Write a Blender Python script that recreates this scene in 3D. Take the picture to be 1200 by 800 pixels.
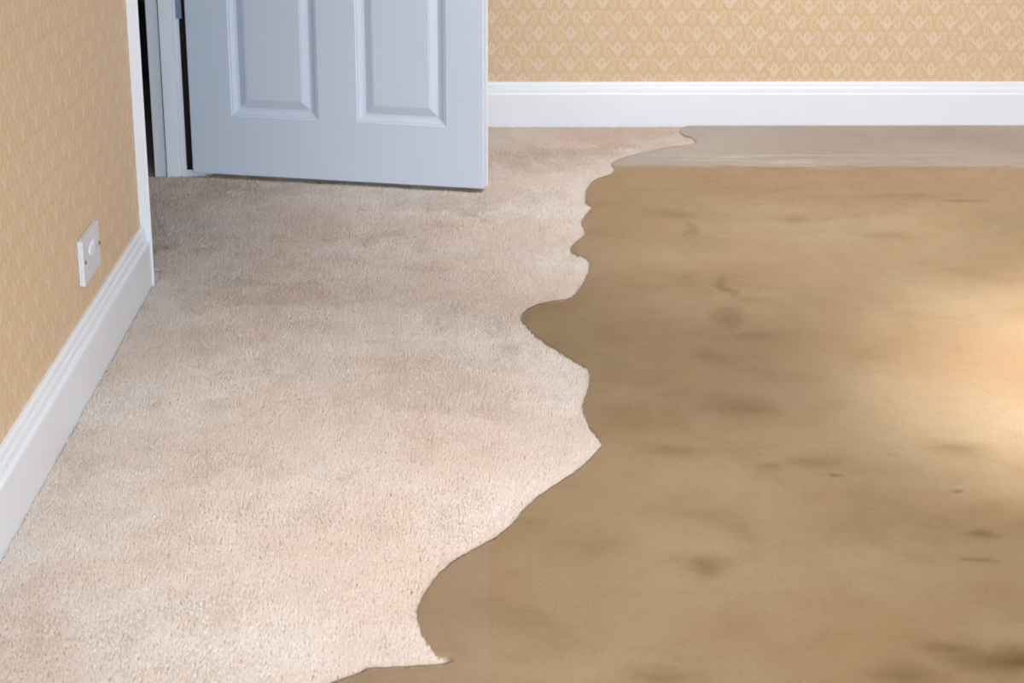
import bpy, bmesh, math
import numpy as np
from mathutils import Vector, Matrix

for o in list(bpy.data.objects):
    bpy.data.objects.remove(o, do_unlink=True)
S = bpy.context.scene
COL = S.collection

# ---------------------------------------------------------------- camera, world, lights, exposure
CAM_POS = (0.6862, 0.0, 1.1384)
cam_data = bpy.data.cameras.new('camera')
cam_data.sensor_width = 36.0
cam_data.lens = 2201.5 * 36.0 / 1200.0
cam_data.clip_start = 0.05
cam_data.clip_end = 60
cam = bpy.data.objects.new('camera', cam_data)
COL.objects.link(cam)
_r = Vector((0.99983, -0.01821, 0.00299)); _f = Vector((0.01820, 0.94614, -0.32325)); _u = _r.cross(_f)
cam.matrix_world = Matrix(((_r.x, _u.x, -_f.x, CAM_POS[0]), (_r.y, _u.y, -_f.y, CAM_POS[1]),
                           (_r.z, _u.z, -_f.z, CAM_POS[2]), (0, 0, 0, 1)))
cam_data.dof.use_dof = True
cam_data.dof.focus_distance = 3.5
cam_data.dof.aperture_fstop = 10.0
S.camera = cam

S.view_settings.view_transform = 'Standard'
S.view_settings.look = 'None'
S.view_settings.exposure = 0.0
S.view_settings.gamma = 1.0
S.view_settings.use_curve_mapping = False

world = bpy.data.worlds.new('world')
S.world = world
world.use_nodes = True
world.node_tree.nodes['Background'].inputs[0].default_value = (0.60, 0.75, 1.0, 1)
world.node_tree.nodes['Background'].inputs[1].default_value = 0.6

ROOM_X1, ROOM_Y0, BACK_Y, ROOM_H = 3.3, -2.0, 5.2227, 2.4
BASE_Z = -0.008          # carpet backing; the pile reaches up to about z = 0
WATER_Z = 0.0030

def area_light(name, loc, target, sx, sy, power, colour):
    d = bpy.data.lights.new(name, 'AREA'); d.shape = 'RECTANGLE'; d.size = sx; d.size_y = sy
    d.energy = power; d.color = colour
    o = bpy.data.objects.new(name, d); COL.objects.link(o); o.location = loc
    o.rotation_euler = (Vector(target) - Vector(loc)).to_track_quat('-Z', 'Y').to_euler()
    return o

# added lamps, as daylight through two unseen windows (right wall, behind the camera)
area_light('daylight_right', (ROOM_X1 + 0.16, 3.2, 1.45), (0, 3.2, 1.45), 1.5, 1.1, 34, (0.80, 0.90, 1.0))
area_light('daylight_front', (1.5, ROOM_Y0 - 0.16, 1.45), (1.5, 3, 1.45), 1.9, 1.1, 235, (0.70, 0.85, 1.0))

# ---------------------------------------------------------------- helpers
def link(name, mesh, mat=None, parent=None):
    o = bpy.data.objects.new(name, mesh); COL.objects.link(o)
    if mat is not None and len(mesh.materials) == 0: mesh.materials.append(mat)
    if parent: o.parent = parent
    return o

def obj(name, bm, mat, parent=None, smooth=False):
    me = bpy.data.meshes.new(name)
    bmesh.ops.recalc_face_normals(bm, faces=bm.faces)
    bm.to_mesh(me); bm.free()
    if smooth:
        for p in me.polygons: p.use_smooth = True
    return link(name, me, mat, parent)

def struct(o, label=None, cat=None):
    o['kind'] = 'structure'
    if label: o['label'] = label
    if cat: o['category'] = cat
    return o

def box(bm, x0, x1, y0, y1, z0, z1, bevel=0.0, seg=2):
    M = Matrix.Translation(((x0+x1)/2, (y0+y1)/2, (z0+z1)/2)) @ Matrix.Diagonal((x1-x0, y1-y0, z1-z0, 1))
    r = bmesh.ops.create_cube(bm, size=1, matrix=M)
    if bevel:
        es = list({e for v in r['verts'] for e in v.link_edges})
        bmesh.ops.bevel(bm, geom=es, offset=bevel, segments=seg, affect='EDGES', profile=0.5)

def sweep(profile, a, b, to3):
    """extrude a closed 2-D profile between parameters a and b; to3(p, q, t) -> point"""
    bm = bmesh.new()
    va = [bm.verts.new(to3(p, q, a)) for p, q in profile]
    vb = [bm.verts.new(to3(p, q, b)) for p, q in profile]
    n = len(profile)
    for i in range(n):
        j = (i + 1) % n
        bm.faces.new((va[i], va[j], vb[j], vb[i]))
    bm.faces.new(va); bm.faces.new(list(reversed(vb)))
    return bm

class NT:
    """small wrapper that writes node expressions"""
    def __init__(self, tree): self.t = tree; self.n = tree.nodes; self.l = tree.links
    def new(self, typ): return self.n.new(typ)
    def put(self, sock, v):
        if hasattr(v, 'is_output'): self.l.new(v, sock)
        else: sock.default_value = v
    def m(self, op, a, b=None, c=None):
        k = self.n.new('ShaderNodeMath'); k.operation = op
        self.put(k.inputs[0], a)
        if b is not None: self.put(k.inputs[1], b)
        if c is not None: self.put(k.inputs[2], c)
        return k.outputs[0]
    def add(self, a, b): return self.m('ADD', a, b)
    def sub(self, a, b): return self.m('SUBTRACT', a, b)
    def mul(self, a, b): return self.m('MULTIPLY', a, b)
    def mx(self, a, b): return self.m('MAXIMUM', a, b)
    def sstep(self, v, lo, hi):
        k = self.n.new('ShaderNodeMapRange'); k.interpolation_type = 'SMOOTHSTEP'
        self.put(k.inputs['Value'], v); k.inputs['From Min'].default_value = lo; k.inputs['From Max'].default_value = hi
        return k.outputs['Result']
    def mixc(self, fac, a, b, mode='MIX'):
        k = self.n.new('ShaderNodeMix'); k.data_type = 'RGBA'; k.blend_type = mode
        self.put(k.inputs['Factor'], fac)
        self.put(k.inputs[6], a); self.put(k.inputs[7], b)
        return k.outputs[2]
    def noise(self, scale, detail=3, rough=0.5, vec=None, dist=0.0):
        k = self.n.new('ShaderNodeTexNoise'); k.inputs['Scale'].default_value = scale
        k.inputs['Detail'].default_value = detail; k.inputs['Roughness'].default_value = rough
        k.inputs['Distortion'].default_value = dist
        if vec is not None: self.l.new(vec, k.inputs['Vector'])
        return k.outputs['Fac']
    def pos(self):
        g = self.n.new('ShaderNodeNewGeometry'); return g.outputs['Position']
    def xyz(self, v):
        s = self.n.new('ShaderNodeSeparateXYZ'); self.l.new(v, s.inputs[0]); return s.outputs
    def vec(self, x, y, z):
        c = self.n.new('ShaderNodeCombineXYZ')
        for i, v in enumerate((x, y, z)): self.put(c.inputs[i], v)
        return c.outputs[0]
    def bump(self, h, strength, dist):
        b = self.n.new('ShaderNodeBump'); self.l.new(h, b.inputs['Height'])
        b.inputs['Strength'].default_value = strength; b.inputs['Distance'].default_value = dist
        return b.outputs['Normal']

def material(name, colour=(0.8, 0.8, 0.8), rough=0.5, metal=0.0, spec=0.5):
    m = bpy.data.materials.new(name); m.use_nodes = True
    b = m.node_tree.nodes['Principled BSDF']
    b.inputs['Base Color'].default_value = (*colour, 1)
    b.inputs['Roughness'].default_value = rough
    b.inputs['Metallic'].default_value = metal
    b.inputs['Specular IOR Level'].default_value = spec
    return m, NT(m.node_tree), b

def srgb(r, g, b):
    f = lambda c: c/12.92 if c <= 0.04045 else ((c+0.055)/1.055)**2.4
    return (f(r/255), f(g/255), f(b/255))

# ---------------------------------------------------------------- materials
def paint(name, colour, rough=0.35, axis='z', grain=0.25):
    """gloss or satin paint with faint brush marks along one axis"""
    m, t, b = material(name, colour, rough)
    p = t.xyz(t.pos())
    st = {'x': (6, 220, 220), 'y': (220, 6, 220), 'z': (220, 220, 6)}[axis]
    v = t.vec(t.mul(p[0], st[0]), t.mul(p[1], st[1]), t.mul(p[2], st[2]))
    n = t.noise(1.0, 4, 0.6, v)
    n2 = t.noise(5.0, 3, 0.6, t.pos())
    c = t.mixc(t.mul(n2, 0.25), (*colour, 1), (*[k*0.90 for k in colour], 1))
    t.l.new(c, b.inputs['Base Color'])
    t.l.new(t.bump(n, grain, 0.0006), b.inputs['Normal'])
    return m

WHITE = (0.83, 0.845, 0.89)
M_GLOSS = paint('white_gloss_paint', WHITE, 0.30, 'x', 0.15)
M_GLOSS_Y = paint('white_gloss_paint_lengthwise', WHITE, 0.30, 'y', 0.15)
M_GLOSS_Z = paint('white_gloss_paint_upright', WHITE, 0.30, 'z', 0.15)
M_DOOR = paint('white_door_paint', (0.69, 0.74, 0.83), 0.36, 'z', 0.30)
M_CEIL, _t, _b = material('ceiling_emulsion', (0.80, 0.80, 0.78), 0.9)
_t.l.new(_t.bump(_t.noise(60, 4, 0.6, _t.pos()), 0.1, 0.002), _b.inputs['Normal'])
M_DARK, _t, _b = material('painted_hall_darkness', (0.012, 0.012, 0.014), 0.9)  # near-black colour paints in the darkness of the unlit hall
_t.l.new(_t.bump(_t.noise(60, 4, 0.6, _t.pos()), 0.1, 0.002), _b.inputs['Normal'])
M_GAP_SHADE, _t, _b = material('painted_gap_shade', (0.010, 0.006, 0.003), 0.95)  # near-black brown, stands for shade in the narrow gaps
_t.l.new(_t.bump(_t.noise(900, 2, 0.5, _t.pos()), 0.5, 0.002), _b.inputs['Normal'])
M_STEEL, _t, _b = material('hinge_steel', (0.30, 0.38, 0.50), 0.35, 0.85)
_t.l.new(_t.bump(_t.noise(300, 2, 0.5, _t.pos()), 0.1, 0.001), _b.inputs['Normal'])
M_PLASTIC, _t, _b = material('white_moulded_plastic', (0.70, 0.70, 0.73), 0.35)
_t.l.new(_t.bump(_t.noise(700, 2, 0.5, _t.pos()), 0.05, 0.0005), _b.inputs['Normal'])
M_BUTTON, _t, _b = material('pale_plastic', (0.84, 0.86, 0.92), 0.3)
_t.l.new(_t.bump(_t.noise(700, 2, 0.5, _t.pos()), 0.05, 0.0005), _b.inputs['Normal'])
M_SLOT, _t, _b = material('dark_slot', (0.09, 0.085, 0.085), 0.6)
_t.l.new(_t.bump(_t.noise(700, 2, 0.5, _t.pos()), 0.05, 0.0005), _b.inputs['Normal'])
M_GREY, _t, _b = material('grey_slot', (0.42, 0.42, 0.45), 0.6)
_t.l.new(_t.bump(_t.noise(700, 2, 0.5, _t.pos()), 0.05, 0.0005), _b.inputs['Normal'])
M_SCREW, _t, _b = material('dull_brass_screw', (0.22, 0.15, 0.11), 0.35, 0.9)
_t.l.new(_t.bump(_t.noise(900, 2, 0.5, _t.pos()), 0.2, 0.0005), _b.inputs['Normal'])

def motif_group():
    """one flower sprig of the damask print: x, y in repeat units -> ink amount"""
    g = bpy.data.node_groups.new('sprig_print', 'ShaderNodeTree')
    g.interface.new_socket('x', in_out='INPUT', socket_type='NodeSocketFloat')
    g.interface.new_socket('y', in_out='INPUT', socket_type='NodeSocketFloat')
    g.interface.new_socket('ink', in_out='OUTPUT', socket_type='NodeSocketFloat')
    t = NT(g); gi = g.nodes.new('NodeGroupInput'); go = g.nodes.new('NodeGroupOutput')
    x0, y = gi.outputs[0], gi.outputs[1]
    x = t.m('ABSOLUTE', x0)
    def ell(cx, cy, rx, ry, ang=0.0, soft=0.25):
        dx, dy = t.sub(x, cx), t.sub(y, cy)
        if ang:
            c, s = math.cos(ang), math.sin(ang)
            dx, dy = t.add(t.mul(dx, c), t.mul(dy, s)), t.sub(t.mul(dy, c), t.mul(dx, s))
        d = t.m('SQRT', t.add(t.m('POWER', t.m('ABSOLUTE', t.mul(dx, 1/rx)), 2.0), t.m('POWER', t.m('ABSOLUTE', t.mul(dy, 1/ry)), 2.0)))
        return t.sstep(d, 1 + soft, 1 - soft)
    def arc(cx, cy, r, w, cond):
        dx, dy = t.sub(x, cx), t.sub(y, cy)
        d = t.m('ABSOLUTE', t.sub(t.m('SQRT', t.add(t.mul(dx, dx), t.mul(dy, dy))), r))
        return t.mul(t.sstep(d, w*1.4, w*0.5), cond(dx, dy))
    # tulip body: narrower towards the tip
    tip = t.mul(t.mx(t.sub(y, 0.02), 0.0), 1.6)
    xb = t.add(x, t.mul(tip, 0.10))
    db = t.m('SQRT', t.add(t.m('POWER', t.mul(xb, 1/0.125), 2.0), t.m('POWER', t.m('ABSOLUTE', t.mul(t.sub(y, 0.0), 1/0.225)), 2.0)))
    body = t.sstep(db, 1.2, 0.8)
    eye = ell(0, 0.035, 0.036, 0.085, 0, 0.35)
    flower = t.mx(t.mul(body, t.sub(1.0, t.mul(eye, 0.95))), ell(0.130, -0.03, 0.105, 0.042, math.radians(28)))
    flower = t.mx(flower, ell(0.21, 0.035, 0.05, 0.022, math.radians(10)))
    flower = t.mx(flower, ell(0.035, -0.16, 0.07, 0.055, math.radians(25)))
    stem = ell(0, -0.29, 0.022, 0.13)
    hook = arc(0.175, -0.41, 0.095, 0.028, lambda dx, dy: t.sstep(t.add(dy, t.mul(dx, 0.3)), -0.05, 0.0))
    leaf = ell(0.27, -0.385, 0.06, 0.026, math.radians(-35))
    scroll = arc(0.32, -0.56, 0.22, 0.030, lambda dx, dy: t.sstep(t.add(dx, t.mul(dy, 0.25)), 0.02, -0.06))
    fan = ell(0.22, -0.62, 0.085, 0.030, math.radians(-62))
    low = t.mx(t.mx(hook, leaf), t.mx(scroll, fan))
    t.l.new(t.mx(flower, t.mx(t.mul(low, 0.72), t.mul(stem, 0.7))), go.inputs[0])
    return g
SPRIG = motif_group()

def wallpaper(name, axis, amount=0.50):
    m, t, b = material(name, (0.7, 0.5, 0.3), 0.62, 0, 0.3)
    p = t.xyz(t.pos()); h = p[0] if axis == 'x' else p[1]
    drop = t.m('FLOOR', t.mul(t.sub(h, 1.499), 1/0.53))
    u = t.mul(t.sub(h, 1.4764), 1/0.0883)
    v = t.mul(t.sub(t.sub(p[2], 0.2614), t.mul(t.mx(t.add(drop, 1.0), 0.0), 0.029)), 1/0.0875)
    def lattice(off, dv):
        g = t.new('ShaderNodeGroup'); g.node_tree = SPRIG
        t.l.new(t.sub(t.m('FRACT', t.add(u, 0.5 + off)), 0.5), g.inputs[0])
        # window of one repeat that holds the flower and the scrolls under it
        t.l.new(t.sub(t.m('FRACT', t.add(v, 0.75 + dv)), 0.75), g.inputs[1])
        return g.outputs[0]
    ink = t.mx(lattice(0.0, 0.0), lattice(0.5, 0.5))
    fib = t.noise(1.0, 3, 0.6, t.vec(t.mul(p[0], 500), t.mul(p[1], 500), t.mul(p[2], 90)))
    patch = t.noise(3.0, 2, 0.5, t.pos())
    base = t.mixc(fib, (*srgb(211, 179, 138), 1), (*srgb(219, 188, 150), 1))
    print_c = (*srgb(226, 206, 188), 1)
    c = t.mixc(t.mul(ink, t.add(amount, t.mul(patch, 0.3))), base, print_c)
    seam = t.m('ABSOLUTE', t.sub(t.m('FRACT', t.add(t.mul(t.sub(h, 1.499), 1/0.53), 0.5)), 0.5))
    c = t.mixc(t.mul(t.sstep(seam, 0.0025, 0.0008), 0.35), c, (*srgb(200, 165, 122), 1))
    t.l.new(c, b.inputs['Base Color'])
    t.l.new(t.bump(t.add(t.mul(ink, 0.6), t.mul(fib, 0.4)), 0.15, 0.0006), b.inputs['Normal'])
    r = t.add(0.62, t.mul(ink, -0.12)); t.l.new(r, b.inputs['Roughness'])
    return m
M_PAPER_X = wallpaper('damask_wallpaper_across', 'x')
M_PAPER_Y = wallpaper('damask_wallpaper_lengthwise', 'y', 0.34)

# silt stains lying in the flooded carpet: x, y, radius x, radius y, strength
STAINS = [(1.147,4.256,.060,.050,.5),(1.168,4.10,.016,.13,.55),(1.195,3.680,.016,.060,.8),(1.222,3.605,.035,.026,.5),
 (1.178,3.483,.022,.075,.65),(1.215,3.36,.040,.030,.5),(1.137,2.990,.055,.055,.65),(1.123,3.256,.032,.047,.5),
 (1.008,2.799,.050,.026,.55),(1.001,2.373,.036,.034,.75),(1.407,2.467,.022,.016,.9),(1.398,2.639,.012,.008,.9),
 (1.247,2.674,.020,.008,1.0),(1.391,2.382,.018,.010,.6),(1.360,2.100,.060,.030,1.3),(1.300,2.125,.045,.020,.7),(1.610,4.067,.048,.036,.45),
 (1.422,4.216,.040,.038,.55),(1.455,2.794,.041,.033,.6),(1.226,2.743,.045,.030,.45),(1.744,4.412,.14,.026,.45),
 (1.142,2.726,.040,.020,.5),(0.917,2.059,.05,.017,.6),(1.207,2.055,.045,.030,.7),(0.855,2.430,.049,.039,.35),(0.761,2.530,.03,.025,.4),
 (1.859,4.371,.045,.010,.9)]

def carpet_colour(t, stains):
    P = t.pos(); p = t.xyz(P)
    big = t.noise(2.6, 4, 0.55, P)
    mid = t.noise(22, 4, 0.6, P)
    fine = t.noise(420, 2, 0.6, P)
    c = t.mixc(t.sstep(big, 0.36, 0.66), (*srgb(229, 210, 196), 1), (*srgb(237, 226, 217), 1))
    c = t.mixc(t.mul(t.sstep(mid, 0.45, 0.70), 0.30), c, (*srgb(217, 195, 178), 1))
    c = t.mixc(t.mul(t.sstep(fine, 0.42, 0.75), 0.45), c, (*srgb(196, 173, 155), 1))
    if stains:
        w = t.noise(9, 3, 0.55, P)
        wob = t.mul(t.sub(w, 0.5), 0.10); wob2 = t.mul(t.sub(t.noise(7.3, 3, 0.55, P), 0.5), 0.10)
        x, y = t.add(p[0], wob), t.add(p[1], wob2)
        acc = None
        for (cx, cy, rx, ry, s) in stains:
            dx, dy = t.mul(t.sub(x, cx), 1/rx), t.mul(t.sub(y, cy), 1/ry)
            d = t.add(t.mul(dx, dx), t.mul(dy, dy))
            e = t.mul(t.m('EXPONENT', t.mul(d, -0.9)), s*0.75)
            acc = e if acc is None else t.mx(acc, e)
        cloud = t.sstep(t.noise(5.0, 5, 0.62, P, 0.6), 0.46, 0.74)
        acc = t.mx(acc, t.mul(cloud, 0.25))
        c = t.mixc(t.m('MINIMUM', acc, 1.0), c, (*srgb(160, 138, 98), 1))
    return c, fine

M_CARPET, _t, _b = material('cream_carpet_backing', rough=0.95, spec=0.1)
_c, _f2 = carpet_colour(_t, STAINS); _t.l.new(_c, _b.inputs['Base Color'])
_t.l.new(_t.bump(_t.noise(260, 3, 0.6, _t.pos()), 0.7, 0.003), _b.inputs['Normal'])
M_PILE, _t, _b = material('cream_carpet_pile', rough=0.95, spec=0.1)
_c, _f2 = carpet_colour(_t, None); _t.l.new(_c, _b.inputs['Base Color'])

def water_material():
    m = bpy.data.materials.new('murky_flood_water'); m.use_nodes = True
    t = NT(m.node_tree); t.n.clear()
    out = t.new('ShaderNodeOutputMaterial')
    P = t.pos()
    ripple = t.add(t.noise(2.4, 3, 0.5, P, 0.4), t.mul(t.noise(11, 2, 0.5, P), 0.10))
    nrm = t.bump(ripple, 0.25, 0.006)
    fr = t.new('ShaderNodeFresnel'); fr.inputs['IOR'].default_value = 1.25; t.l.new(nrm, fr.inputs['Normal'])
    gl = t.new('ShaderNodeBsdfGlossy'); gl.inputs['Roughness'].default_value = 0.035; t.l.new(nrm, gl.inputs['Normal'])
    gl.inputs['Color'].default_value = (1, 1, 1, 1)
    tr = t.new('ShaderNodeBsdfTransparent')
    murk = t.sstep(t.noise(1.7, 3, 0.55, P), 0.35, 0.68)
    t.l.new(t.mixc(murk, (0.683, 0.634, 0.522, 1), (0.718, 0.672, 0.566, 1)), tr.inputs['Color'])
    mx = t.new('ShaderNodeMixShader'); t.l.new(fr.outputs[0], mx.inputs[0])
    t.l.new(tr.outputs[0], mx.inputs[1]); t.l.new(gl.outputs[0], mx.inputs[2])
    t.l.new(mx.outputs[0], out.inputs['Surface'])
    return m
M_WATER = water_material()

M_PANE = bpy.data.materials.new('window_glass'); M_PANE.use_nodes = True
_t = NT(M_PANE.node_tree); _t.n.clear()
_o = _t.new('ShaderNodeOutputMaterial'); _tr = _t.new('ShaderNodeBsdfTransparent'); _g = _t.new('ShaderNodeBsdfGlossy')
_g.inputs['Roughness'].default_value = 0.02
_fr = _t.new('ShaderNodeFresnel'); _fr.inputs['IOR'].default_value = 1.5
_m = _t.new('ShaderNodeMixShader'); _t.l.new(_fr.outputs[0], _m.inputs[0]); _t.l.new(_tr.outputs[0], _m.inputs[1]); _t.l.new(_g.outputs[0], _m.inputs[2])
_t.l.new(_m.outputs[0], _o.inputs['Surface'])

# ---------------------------------------------------------------- room shell
WT = 0.129                                    # thickness of the left wall with its lining
OPEN_Y0, OPEN_Y1, OPEN_H = 3.775, 4.690, 2.03  # structural opening in the left wall

bm = bmesh.new(); box(bm, -1.4, ROOM_X1 + 0.15, ROOM_Y0 - 0.15, 9.0, -0.10, BASE_Z)
floor = struct(obj('floor', bm, M_CARPET))

bm = bmesh.new(); box(bm, -1.4, ROOM_X1 + 0.15, ROOM_Y0 - 0.15, 9.0, ROOM_H, ROOM_H + 0.1)
struct(obj('ceiling', bm, M_CEIL))

bm = bmesh.new()
box(bm, -WT, 0, ROOM_Y0, OPEN_Y0, BASE_Z, ROOM_H)
box(bm, -WT, 0, OPEN_Y1, BACK_Y, BASE_Z, ROOM_H)
box(bm, -WT, 0, OPEN_Y0, OPEN_Y1, OPEN_H, ROOM_H)
struct(obj('wall_left', bm, M_PAPER_Y))

bm = bmesh.new(); box(bm, -WT, ROOM_X1 + 0.15, BACK_Y, BACK_Y + 0.12, BASE_Z, ROOM_H)
struct(obj('wall_back', bm, M_PAPER_X))

def wall_with_hole(axis, c0, c1, a0, a1, h0, h1, z0, z1):
    bm = bmesh.new()
    f = (lambda p0, p1, q0, q1: box(bm, c0, c1, p0, p1, q0, q1)) if axis == 'y' else (lambda p0, p1, q0, q1: box(bm, p0, p1, c0, c1, q0, q1))
    f(a0, h0, BASE_Z, ROOM_H); f(h1, a1, BASE_Z, ROOM_H); f(h0, h1, BASE_Z, z0); f(h0, h1, z1, ROOM_H)
    return bm
struct(obj('wall_right', wall_with_hole('y', ROOM_X1, ROOM_X1 + 0.15, ROOM_Y0 - 0.15, BACK_Y, 2.4, 4.0, 0.85, 2.05), M_PAPER_Y))
struct(obj('wall_front', wall_with_hole('x', ROOM_Y0 - 0.15, ROOM_Y0, -WT, ROOM_X1, 0.5, 2.5, 0.85, 2.05), M_PAPER_X))
# the unlit hall on the other side of the doorway
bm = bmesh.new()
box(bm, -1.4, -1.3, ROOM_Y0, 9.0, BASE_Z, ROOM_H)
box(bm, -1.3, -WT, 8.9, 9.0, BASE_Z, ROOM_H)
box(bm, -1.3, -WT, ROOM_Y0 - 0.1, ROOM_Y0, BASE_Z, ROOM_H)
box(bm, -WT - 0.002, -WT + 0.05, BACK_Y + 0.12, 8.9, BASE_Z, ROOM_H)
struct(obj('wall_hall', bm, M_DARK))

def window(name, axis, c, a0, a1, z0, z1):
    root = None
    def bx(bm, p0, p1, d0, d1, q0, q1):
        if axis == 'y': box(bm, c + d0, c + d1, p0, p1, q0, q1, 0.004)
        else: box(bm, p0, p1, c - d1, c - d0, q0, q1, 0.004)
    bm = bmesh.new()
    bx(bm, a0, a0 + .06, .04, .10, z0, z1); bx(bm, a1 - .06, a1, .04, .10, z0, z1)
    bx(bm, a0 + .06, a1 - .06, .04, .10, z1 - .06, z1); bx(bm, a0 + .06, a1 - .06, .04, .10, z0, z0 + .06)
    mid = (a0 + a1)/2; bx(bm, mid - .03, mid + .03, .045, .095, z0 + .06, z1 - .06)
    root = struct(obj(name, bm, M_GLOSS))
    bm = bmesh.new(); bx(bm, a0 - .04, a1 + .04, -.06, .04, z0 - .03, z0); obj('window_sill', bm, M_GLOSS, root)
    for s0, s1 in ((a0 + .06, mid - .03), (mid + .03, a1 - .06)):
        bm = bmesh.new(); bx(bm, s0, s1, .066, .072, z0 + .06, z1 - .06); obj('pane', bm, M_PANE, root)
window('window_1', 'y', ROOM_X1, 2.4, 4.0, 0.85, 2.05)  # unseen windows, added to bring the daylight in
window('window_2', 'x', ROOM_Y0, 0.5, 2.5, 0.85, 2.05)

# skirting profile: distance from the wall, height
SK_H = 0.124
SK = [(0, BASE_Z), (0.018, BASE_Z), (0.018, 0.089), (0.0172, 0.0912), (0.0150, 0.0920), (0.0122, 0.0922), (0.0118, 0.0945),
      (0.0122, 0.0985), (0.0118, 0.1045), (0.0100, 0.1090), (0.0088, 0.1110), (0.0085, 0.1160), (0.0070, 0.1215), (0.0050, SK_H), (0, SK_H)]
sk_l = struct(obj('baseboard_left', sweep(SK, ROOM_Y0 + .02, 3.7035, lambda p, q, t: (p, t, q)), M_GLOSS_Y))
struct(obj('baseboard_left_corner', sweep(SK, 4.76, BACK_Y, lambda p, q, t: (p, t, q)), M_GLOSS_Y))
struct(obj('baseboard_back', sweep(SK, 0.018, ROOM_X1, lambda p, q, t: (t, BACK_Y - p, q)), M_GLOSS))
struct(obj('baseboard_right', sweep(SK, ROOM_Y0 + .018, BACK_Y - .018, lambda p, q, t: (ROOM_X1 - p, t, q)), M_GLOSS_Y))
struct(obj('baseboard_front', sweep(SK, 0.0, ROOM_X1, lambda p, q, t: (t, ROOM_Y0 + p, q)), M_GLOSS))

# architraves round the doorway: (along y, proud of wall), thick rounded outer edge towards the wallpaper
def architrave_profile(y_out, y_in):
    s = 1 if y_in > y_out else -1; w = abs(y_in - y_out)
    pts = [(0, 0), (0, .0190), (.001, .0208), (.003, .0218), (.006, .0219), (.014, .0205), (.019, .0195), (.022, .0187), (.024, .0179),
           (.034, .0162), (.045, .0142), (.056, .0122), (w - .004, .0090), (w - .001, .0082), (w, .007), (w, 0)]
    return [(y_out + s*a, b) for a, b in pts]
HEAD = OPEN_H + 0.045
t1 = obj('trim_1', sweep(architrave_profile(3.7045, 3.782), BASE_Z, HEAD, lambda p, q, t: (q, p, t)), M_GLOSS_Z); struct(t1)
t2 = obj('trim_2', sweep(architrave_profile(4.758, 4.680), BASE_Z, HEAD, lambda p, q, t: (q, p, t)), M_GLOSS_Z); struct(t2)

# door lining with its stop, dark strips painted in for gap shade
JY = 4.649
bm = bmesh.new()
box(bm, -WT, 0.0, JY, OPEN_Y1, BASE_Z, OPEN_H, 0.0015)
box(bm, -WT, 0.0, OPEN_Y0, 3.806, BASE_Z, OPEN_H, 0.0015)
box(bm, -WT, 0.0, 3.806, JY, OPEN_H - .03, OPEN_H, 0.0015)
lining = struct(obj('trim_3', bm, M_GLOSS_Z))
bm = bmesh.new(); box(bm, -.0965, -.0610, JY - .0125, JY, BASE_Z, OPEN_H - .03, 0.002); obj('door_stop', bm, M_GLOSS_Z, lining)
bm = bmesh.new(); box(bm, -.0965, -.0610, 3.806, 3.8185, BASE_Z, OPEN_H - .03, 0.002); obj('door_stop', bm, M_GLOSS_Z, lining)
bm = bmesh.new(); box(bm, -.0990, -.0966, JY - .004, JY + .0002, BASE_Z, OPEN_H - .03); obj('painted_shadow_line', bm, M_GAP_SHADE, lining)  # dark strip painted in as the shadow line beside the stop
bm = bmesh.new(); box(bm, -.0470, -.0020, JY - .003, JY, .012, OPEN_H - .03); obj('gap_shade_strip', bm, M_GAP_SHADE, lining)  # dark strip painted in for the shaded slit at the door edge

# ---------------------------------------------------------------- the door, ajar into the room
DW, DH, DT = 0.7515, 1.981, 0.035
DOOR_BOTTOM = 0.0095
door_a = Vector((-0.0295, 4.6256, 0)); door_b = Vector((0.7093, 4.4510, 0))
dd = (door_b - door_a).normalized()
ang = math.atan2(dd.y, dd.x)
def build_leaf():
    """flush face of stiles and rails with openings for the moulded panels, front (-y) and back"""
    us = [0, .1095, .3355, .4335, .6585, DW]
    vs = [0, .1495, .775, .965, 1.450, 1.560, 1.860, DH]
    hole = lambda i, j: i in (1, 3) and j in (1, 3, 5)
    bm = bmesh.new()
    for y in (0.0, DT):
        V = [[bm.verts.new((u, y, v)) for v in vs] for u in us]
        for i in range(len(us)-1):
            for j in range(len(vs)-1):
                if hole(i, j): continue
                bm.faces.new((V[i][j], V[i+1][j], V[i+1][j+1], V[i][j+1]))
        if y == 0: F = V
    B = V
    nu, nv = len(us), len(vs)
    for i in range(nu-1):
        bm.faces.new((F[i][0], B[i][0], B[i+1][0], F[i+1][0])); bm.faces.new((F[i][nv-1], F[i+1][nv-1], B[i+1][nv-1], B[i][nv-1]))
    for j in range(nv-1):
        bm.faces.new((F[0][j], F[0][j+1], B[0][j+1], B[0][j])); bm.faces.new((F[nu-1][j], B[nu-1][j], B[nu-1][j+1], F[nu-1][j+1]))
    es = [e for e in bm.edges if len(e.link_faces) == 2 and abs(e.link_faces[0].normal.dot(e.link_faces[1].normal)) < .5]
    bm.normal_update()
    es = [e for e in bm.edges if len(e.link_faces) == 2 and abs(e.link_faces[0].normal.dot(e.link_faces[1].normal)) < .5]
    bmesh.ops.bevel(bm, geom=es, offset=0.0025, segments=3, affect='EDGES', profile=0.5)
    return bm, [(us[i], us[i+1], vs[j], vs[j+1]) for i in (1, 3) for j in (1, 3, 5)]
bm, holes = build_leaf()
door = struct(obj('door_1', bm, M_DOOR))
door.location = (door_a.x, door_a.y, DOOR_BOTTOM); door.rotation_euler = (0, 0, ang)

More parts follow.
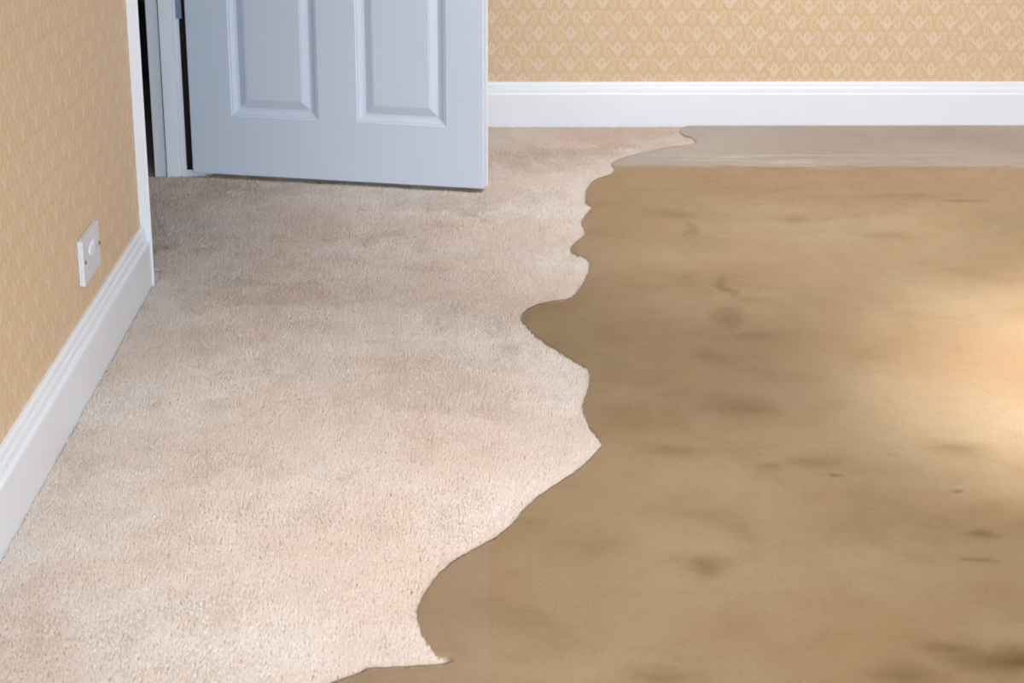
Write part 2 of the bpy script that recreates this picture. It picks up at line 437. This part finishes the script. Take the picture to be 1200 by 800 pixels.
def panel_mesh(u0, u1, v0, v1):
    # moulding rings: inset, depth below the face
    rings = [(0, 0), (.0025, .0020), (.0060, .0024), (.0080, .0042), (.0150, .0080), (.0215, .0095), (.0235, .0090),
             (.0400, .0030), (.0415, .0034), (.0425, .0022), (.0440, .0020)]
    bm = bmesh.new()
    for side in (0, 1):
        R = []
        for ins, d in rings:
            y = d if side == 0 else DT - d
            R.append([bm.verts.new((u, y, v)) for u, v in ((u0+ins, v0+ins), (u1-ins, v0+ins), (u1-ins, v1-ins), (u0+ins, v1-ins))])
        for a, b in zip(R, R[1:]):
            for k in range(4):
                bm.faces.new((a[k], a[(k+1) % 4], b[(k+1) % 4], b[k]) if side == 0 else (b[k], b[(k+1) % 4], a[(k+1) % 4], a[k]))
        bm.faces.new(R[-1] if side == 0 else list(reversed(R[-1])))
    me = bpy.data.meshes.new('panel'); bm.to_mesh(me); bm.free(); return me
for h in holes:
    link('panel', panel_mesh(*h), M_DOOR, door)
# hinges: a steel leaf let into the lining and a knuckle at the corner of the door
for z in (0.393, 1.00, 1.70):
    bm = bmesh.new(); box(bm, -.0545, -.0400, JY - .0035, JY + .001, z, z + .10, .0006)
    hg = obj('hinge', bm, M_STEEL, lining)
    bm = bmesh.new(); bmesh.ops.create_cone(bm, cap_ends=True, segments=14, radius1=.0055, radius2=.0055, depth=.10,
                                            matrix=Matrix.Translation((0.012, 4.668, z + .05)))
    obj('hinge_knuckle', bm, M_STEEL, hg, True)

# ---------------------------------------------------------------- double outlet plate on the left wall
PY, PZ, PW, PH, PT = 3.1795, 0.2185, 0.1450, 0.0800, 0.0105
plate = bpy.data.objects.new('wall_outlet', None); COL.objects.link(plate); plate.location = (0, PY, PZ)
plate['label'] = 'white plastic double outlet plate with two brass screws on the patterned wall above the skirting'
plate['category'] = 'wall outlet'
bm = bmesh.new()
box(bm, 0.0003, PT, -PW/2, PW/2, -PH/2, PH/2, 0.0016, 3)
obj('faceplate', bm, M_PLASTIC, plate)
# egg-shaped raised boss
bm = bmesh.new(); rings = []
for k, (s, x) in enumerate([(1, PT - .0005), (1, PT + .0008), (.95, PT + .0014), (.7, PT + .0017), (.3, PT + .0018)]):
    ring = []
    for i in range(28):
        a = 2*math.pi*i/28
        ca, sa = math.cos(a), math.sin(a)
        yy = math.copysign(abs(ca)**0.8, ca)*0.026; zz = math.copysign(abs(sa)**0.8, sa)*0.0125*(1 + 0.25*ca)
        ring.append(bm.verts.new((x, 0.001 + s*yy, 0.0085 + s*zz)))
    rings.append(ring)
for a, b_ in zip(rings, rings[1:]):
    for i in range(28): bm.faces.new((a[i], a[(i+1) % 28], b_[(i+1) % 28], b_[i]))
bm.faces.new(rings[-1])
obj('boss', bm, M_BUTTON, plate, True)
screw_me = None
for y in (-0.0590, 0.0640):
    if screw_me is None:
        bm = bmesh.new()
        bmesh.ops.create_cone(bm, cap_ends=True, segments=16, radius1=.0040, radius2=.0034, depth=.0016,
                              matrix=Matrix.Translation((PT + .0006, 0, 0)) @ Matrix.Rotation(math.pi/2, 4, 'Y'))
        so = obj('screw', bm, M_SCREW, plate); screw_me = so.data
        bm = bmesh.new(); box(bm, PT + .0010, PT + .0017, -.0034, .0034, -.0006, .0006); sl = obj('slot', bm, M_SLOT, so); slot_me = sl.data
    else:
        so = link('screw', screw_me, None, plate); sl = link('slot', slot_me, None, so)
    so.location = (0, y, 0.0)
for (y, z, a, b_) in ((-.040, .012, .0016, .0030), (-.040, -.014, .0022, .0012), (-.026, -.010, .0012, .0022), (.038, .002, .0014, .0028), (.030, -.012, .0012, .0022)):
    bm = bmesh.new(); box(bm, PT - .0005, PT + .0002, y - a, y + a, z - b_, z + b_)
    obj('contact_slot', bm, M_GREY, plate)

# ---------------------------------------------------------------- flood water
EDGE = [(1.2949,5.2034),(1.2695,5.1912),(1.2530,5.1590),(1.2501,5.1315),(1.2581,5.0827),(1.2741,5.0558),(1.2817,5.0188),(1.2800,4.9926),
 (1.2454,4.9618),(1.2113,4.9435),(1.1548,4.9033),(1.1081,4.8616),(1.0735,4.8225),(1.0486,4.7878),(1.0318,4.7506),(1.0356,4.7129),
 (1.0338,4.6713),(1.0226,4.6348),(0.9898,4.5937),(0.9677,4.5462),(0.9535,4.4816),(0.9471,4.4186),(0.9464,4.3532),(0.9554,4.3163),
 (0.9484,4.2816),(0.9330,4.2200),(0.9264,4.1717),(0.9296,4.1084),(0.9248,4.0689),(0.9069,4.0197),(0.8924,3.9749),(0.8902,3.9478),
 (0.8979,3.9142),(0.9153,3.8943),(0.9254,3.8615),(0.9245,3.8294),(0.9155,3.7665),(0.8963,3.6734),(0.8737,3.6032),(0.8575,3.5863),
 (0.8332,3.5763),(0.8088,3.5603),(0.7894,3.5365),(0.7752,3.5043),(0.7700,3.4742),(0.7737,3.4423),(0.7843,3.4057),(0.7961,3.3648),
 (0.8108,3.3246),(0.8286,3.2902),(0.8445,3.2563),(0.8630,3.2184),(0.8797,3.1836),(0.8852,3.1585),(0.8814,3.1052),(0.8733,3.0505),
 (0.8654,3.0033),(0.8639,2.9706),(0.8670,2.9266),(0.8718,2.8876),(0.8796,2.8532),(0.8848,2.8251),(0.8820,2.8012),(0.8707,2.7742),
 (0.8461,2.7197),(0.8200,2.6756),(0.7908,2.6311),(0.7689,2.5942),(0.7514,2.5566),(0.7406,2.5229),(0.7301,2.4960),(0.7112,2.4638),
 (0.6878,2.4323),(0.6614,2.3988),(0.6358,2.3553),(0.6247,2.3261),(0.6140,2.2898),(0.6073,2.2619),(0.6052,2.2371),(0.6065,2.2102),
 (0.6100,2.1862),(0.6162,2.1603),(0.6244,2.1371),(0.6346,2.1133),(0.6401,2.1069),(0.6498,2.1035),(0.6552,2.0974),(0.6489,2.0913),
 (0.6351,2.0877),(0.6108,2.0830),(0.5791,2.0808),(0.5506,2.0783),(0.5426,2.0715),(0.5336,2.0630),(0.5176,2.0504),(0.5038,2.0400),
 (0.4900,2.0296),(0.4649,1.9990),(0.41,1.90),(0.37,1.72),(0.42,1.45),(0.36,1.10),(0.30,0.70),(0.40,0.30),(0.33,-0.2),(0.42,-0.9),(0.36,-1.4),(0.40,ROOM_Y0 + .0185)]
rng = np.random.default_rng(11)
def catmull(pts, step=0.005):
    P = np.array(pts); P = np.vstack([2*P[0]-P[1], P, 2*P[-1]-P[-2]]); out = []
    for i in range(1, len(P)-2):
        n = max(2, min(40, int(np.linalg.norm(P[i+1]-P[i])/step)))
        for k in range(n):
            s = k/n
            a = 2*P[i] + (P[i+1]-P[i-1])*s + (2*P[i-1]-5*P[i]+4*P[i+1]-P[i+2])*s*s + (-P[i-1]+3*P[i]-3*P[i+1]+P[i+2])*s**3
            out.append(a/2)
    out.append(P[-2]); return np.array(out)
C_ = catmull(EDGE)
tan = np.gradient(C_, axis=0); tan /= np.linalg.norm(tan, axis=1)[:, None] + 1e-9
nrm = np.stack([-tan[:, 1], tan[:, 0]], 1)         # left of the travel direction = flooded side
wav = rng.normal(0, 1, len(C_)); wav = np.convolve(wav, np.ones(3)/3, 'same')*0.0011
wav[0] = wav[-1] = 0
C_ = C_ + nrm*wav[:, None]
XW, YB, YF = ROOM_X1 - .0185, BACK_Y - .0185, ROOM_Y0 + .0185
C_[0] = (C_[0][0], YB); C_[-1] = (C_[-1][0], YF)
bm = bmesh.new(); prof = [(0.0, -0.0015), (0.0002, 0.0004), (0.0008, 0.0018), (0.0018, 0.0026), (0.0034, WATER_Z)]
rings = []
for off, z in prof:
    Q = C_ + nrm*off
    Q[:, 1] = np.clip(Q[:, 1], YF, YB); Q[0, 1] = YB; Q[-1, 1] = YF
    rings.append([bm.verts.new((x, y, z)) for x, y in Q])
ring_faces = []
for a, b_ in zip(rings, rings[1:]):
    for i in range(len(a)-1):
        f = bm.faces.new((a[i], a[i+1], b_[i+1], b_[i])); f.smooth = True
c1 = bm.verts.new((XW, YF, WATER_Z)); c2 = bm.verts.new((XW, YB, WATER_Z))
top = bm.faces.new(rings[-1] + [c1, c2]); top.smooth = False
top.normal_update()
if top.normal.z < 0:
    bmesh.ops.reverse_faces(bm, faces=bm.faces)
bmesh.ops.triangulate(bm, faces=[top])
me = bpy.data.meshes.new('flood_water'); bm.to_mesh(me); bm.free()
water = link('flood_water', me, M_WATER)
water['kind'] = 'stuff'; water['label'] = 'shallow murky brown flood water with a wavy edge spreading over the cream carpet'; water['category'] = 'water'

# soaked carpet with its pile pressed flat under the water
bm = bmesh.new()
Q = C_ + nrm*0.0015
Q[:, 1] = np.clip(Q[:, 1], YF, YB); Q[0, 1] = YB; Q[-1, 1] = YF
pts = [tuple(q) for q in Q] + [(XW, YF), (XW, YB)]
lo = [bm.verts.new((x, y, BASE_Z)) for x, y in pts]; hi = [bm.verts.new((x, y, -0.0016)) for x, y in pts]
for i in range(len(pts)):
    j = (i + 1) % len(pts); bm.faces.new((lo[i], lo[j], hi[j], hi[i]))
ft = bm.faces.new(hi); ft.normal_update()
if ft.normal.z < 0: bmesh.ops.reverse_faces(bm, faces=bm.faces)
bmesh.ops.triangulate(bm, faces=[ft])
me = bpy.data.meshes.new('soaked_carpet'); bm.to_mesh(me); bm.free()
link('soaked_carpet', me, M_CARPET, floor)

# ---------------------------------------------------------------- carpet pile on the dry side (nobody could count it)
def inside(px, py, poly):
    r = np.zeros(len(px), bool); n = len(poly)
    for i in range(n):
        x1, y1 = poly[i]; x2, y2 = poly[(i+1) % n]
        if y1 == y2: continue
        c = ((y1 > py) != (y2 > py)) & (px < (x2-x1)*(py-y1)/(y2-y1) + x1)
        r ^= c
    return r
poly = np.vstack([C_, [(XW, YF), (XW, YB)]])
def smooth_field(x, y, seed, scale, terms=18):
    g = np.random.default_rng(seed); v = np.zeros_like(x)
    for k in range(terms):
        a = g.uniform(0, 2*np.pi); w = scale*g.uniform(.5, 1.9); v += np.sin((x*np.cos(a)+y*np.sin(a))*w + g.uniform(0, 6.28))
    return v/np.sqrt(terms/2)
def pile(step):
    out = []
    for (x0, x1, y0, y1) in ((0.0195, 1.31, 1.55, BACK_Y - .02), (-0.30, 0.0195, 3.81, 4.634)):
        gx, gy = np.meshgrid(np.arange(x0, x1, step), np.arange(y0, y1, step*0.92))
        gx = gx + (np.arange(gx.shape[0]) % 2)[:, None]*step*.5
        out.append(np.stack([gx.ravel(), gy.ravel()], 1))
    P = np.vstack(out); P = P + rng.normal(0, step*.33, P.shape)
    ok = (P[:, 0] > 0.0195) | ((P[:, 1] > 3.822) & (P[:, 1] < 4.632))
    ok &= (P[:, 1] < BACK_Y - .0195)
    ok &= ~((P[:, 1] > 3.70) & (P[:, 1] < 3.81) & (P[:, 0] < .025))
    P = P[ok]
    # the pile runs on a few millimetres under the thin edge of the water
    core = C_ + nrm*0.0003; polyc = np.vstack([core, [(XW, YF), (XW, YB)]])
    T = P + rng.normal(0, 0.0012, P.shape)
    P = P[~inside(T[:, 0], T[:, 1], polyc)]
    return P
PP = pile(0.0037); N = len(PP)
x, y = PP[:, 0], PP[:, 1]
lean = smooth_field(x, y, 3, 9.0)*1.1 + smooth_field(x, y, 4, 40.0)*0.7 + rng.normal(0, 1.0, N)
amp = 0.0018 + 0.0008*np.clip(smooth_field(x, y, 5, 14.0), -1, 1) + rng.normal(0, .0008, N)
hgt = 0.0004 + 0.0004*np.clip(smooth_field(x, y, 6, 30.0), -1.5, 1.5) + np.clip(rng.normal(0, 0.0013, N), -.0040, .0022)
rad = rng.uniform(0.0025, 0.0037, N); a0 = rng.uniform(0, 6.28, N)
V = np.zeros((N, 4, 3), np.float32)
for k in range(3):
    V[:, k, 0] = x + rad*np.cos(a0 + k*2.0944); V[:, k, 1] = y + rad*np.sin(a0 + k*2.0944); V[:, k, 2] = BASE_Z + 0.0012
V[:, 3, 0] = x + amp*np.cos(lean); V[:, 3, 1] = y + amp*np.sin(lean); V[:, 3, 2] = hgt
idx = (np.arange(N)*4)[:, None, None] + np.array([[0, 1, 3], [1, 2, 3], [2, 0, 3]])[None]
me = bpy.data.meshes.new('carpet_pile')
me.vertices.add(N*4); me.vertices.foreach_set('co', V.ravel())
me.loops.add(N*9); me.loops.foreach_set('vertex_index', idx.astype(np.int32).ravel())
me.polygons.add(N*3); me.polygons.foreach_set('loop_start', (np.arange(N*3)*3).astype(np.int32))
me.polygons.foreach_set('use_smooth', np.ones(N*3, bool))
me.update(calc_edges=True); me.validate()
pile_o = link('carpet_pile', me, M_PILE, floor); pile_o['kind'] = 'stuff'
print('tufts', N)

# ---------------------------------------------------------------- unseen ceiling downlights, added to shape the light
def downlight(x, y, label, power, size, colour, aim=None):
    root = bpy.data.objects.new('added_downlight', None); COL.objects.link(root); root.location = (x, y, ROOM_H)
    root['label'] = label; root['category'] = 'added downlight'
    ringp = [(0.030, 0.0), (0.046, 0.0), (0.046, -0.003), (0.042, -0.006), (0.033, -0.006), (0.030, -0.003)]
    bm = bmesh.new(); L = []
    for i in range(32):
        a = 2*math.pi*i/32; L.append([bm.verts.new((r*math.cos(a), r*math.sin(a), z)) for r, z in ringp])
    for i in range(32):
        A, B = L[i], L[(i+1) % 32]
        for k in range(6): bm.faces.new((A[k], A[(k+1) % 6], B[(k+1) % 6], B[k]))
    obj('bezel', bm, M_GLOSS, root, True)
    d = bpy.data.lights.new('added_downlight_spot', 'SPOT'); d.energy = power; d.spot_size = math.radians(size); d.spot_blend = 1.0
    d.color = colour; d.shadow_soft_size = 0.05
    o = bpy.data.objects.new('added_downlight_spot', d); COL.objects.link(o); o.parent = root; o.location = (0, 0, -0.02)
    if aim: o.rotation_euler = (Vector(aim) - Vector((x, y, ROOM_H))).to_track_quat('-Z', 'Y').to_euler()
WARM = (1.0, 0.87, 0.72)
downlight(2.20, 3.00, 'added unseen white ceiling downlight over the flooded carpet', 500, 42, (1.0, 0.96, 0.97), (2.12, 3.05, 0))
downlight(1.05, 1.95, 'added unseen white ceiling downlight over the dry carpet', 145, 72, (1.0, 0.98, 0.97), (1.12, 2.42, 0))
downlight(1.85, 3.50, 'added unseen white ceiling downlight tilted towards the far patterned wall', 205, 76, (1.0, 0.98, 0.98), (1.66, 4.78, 0))
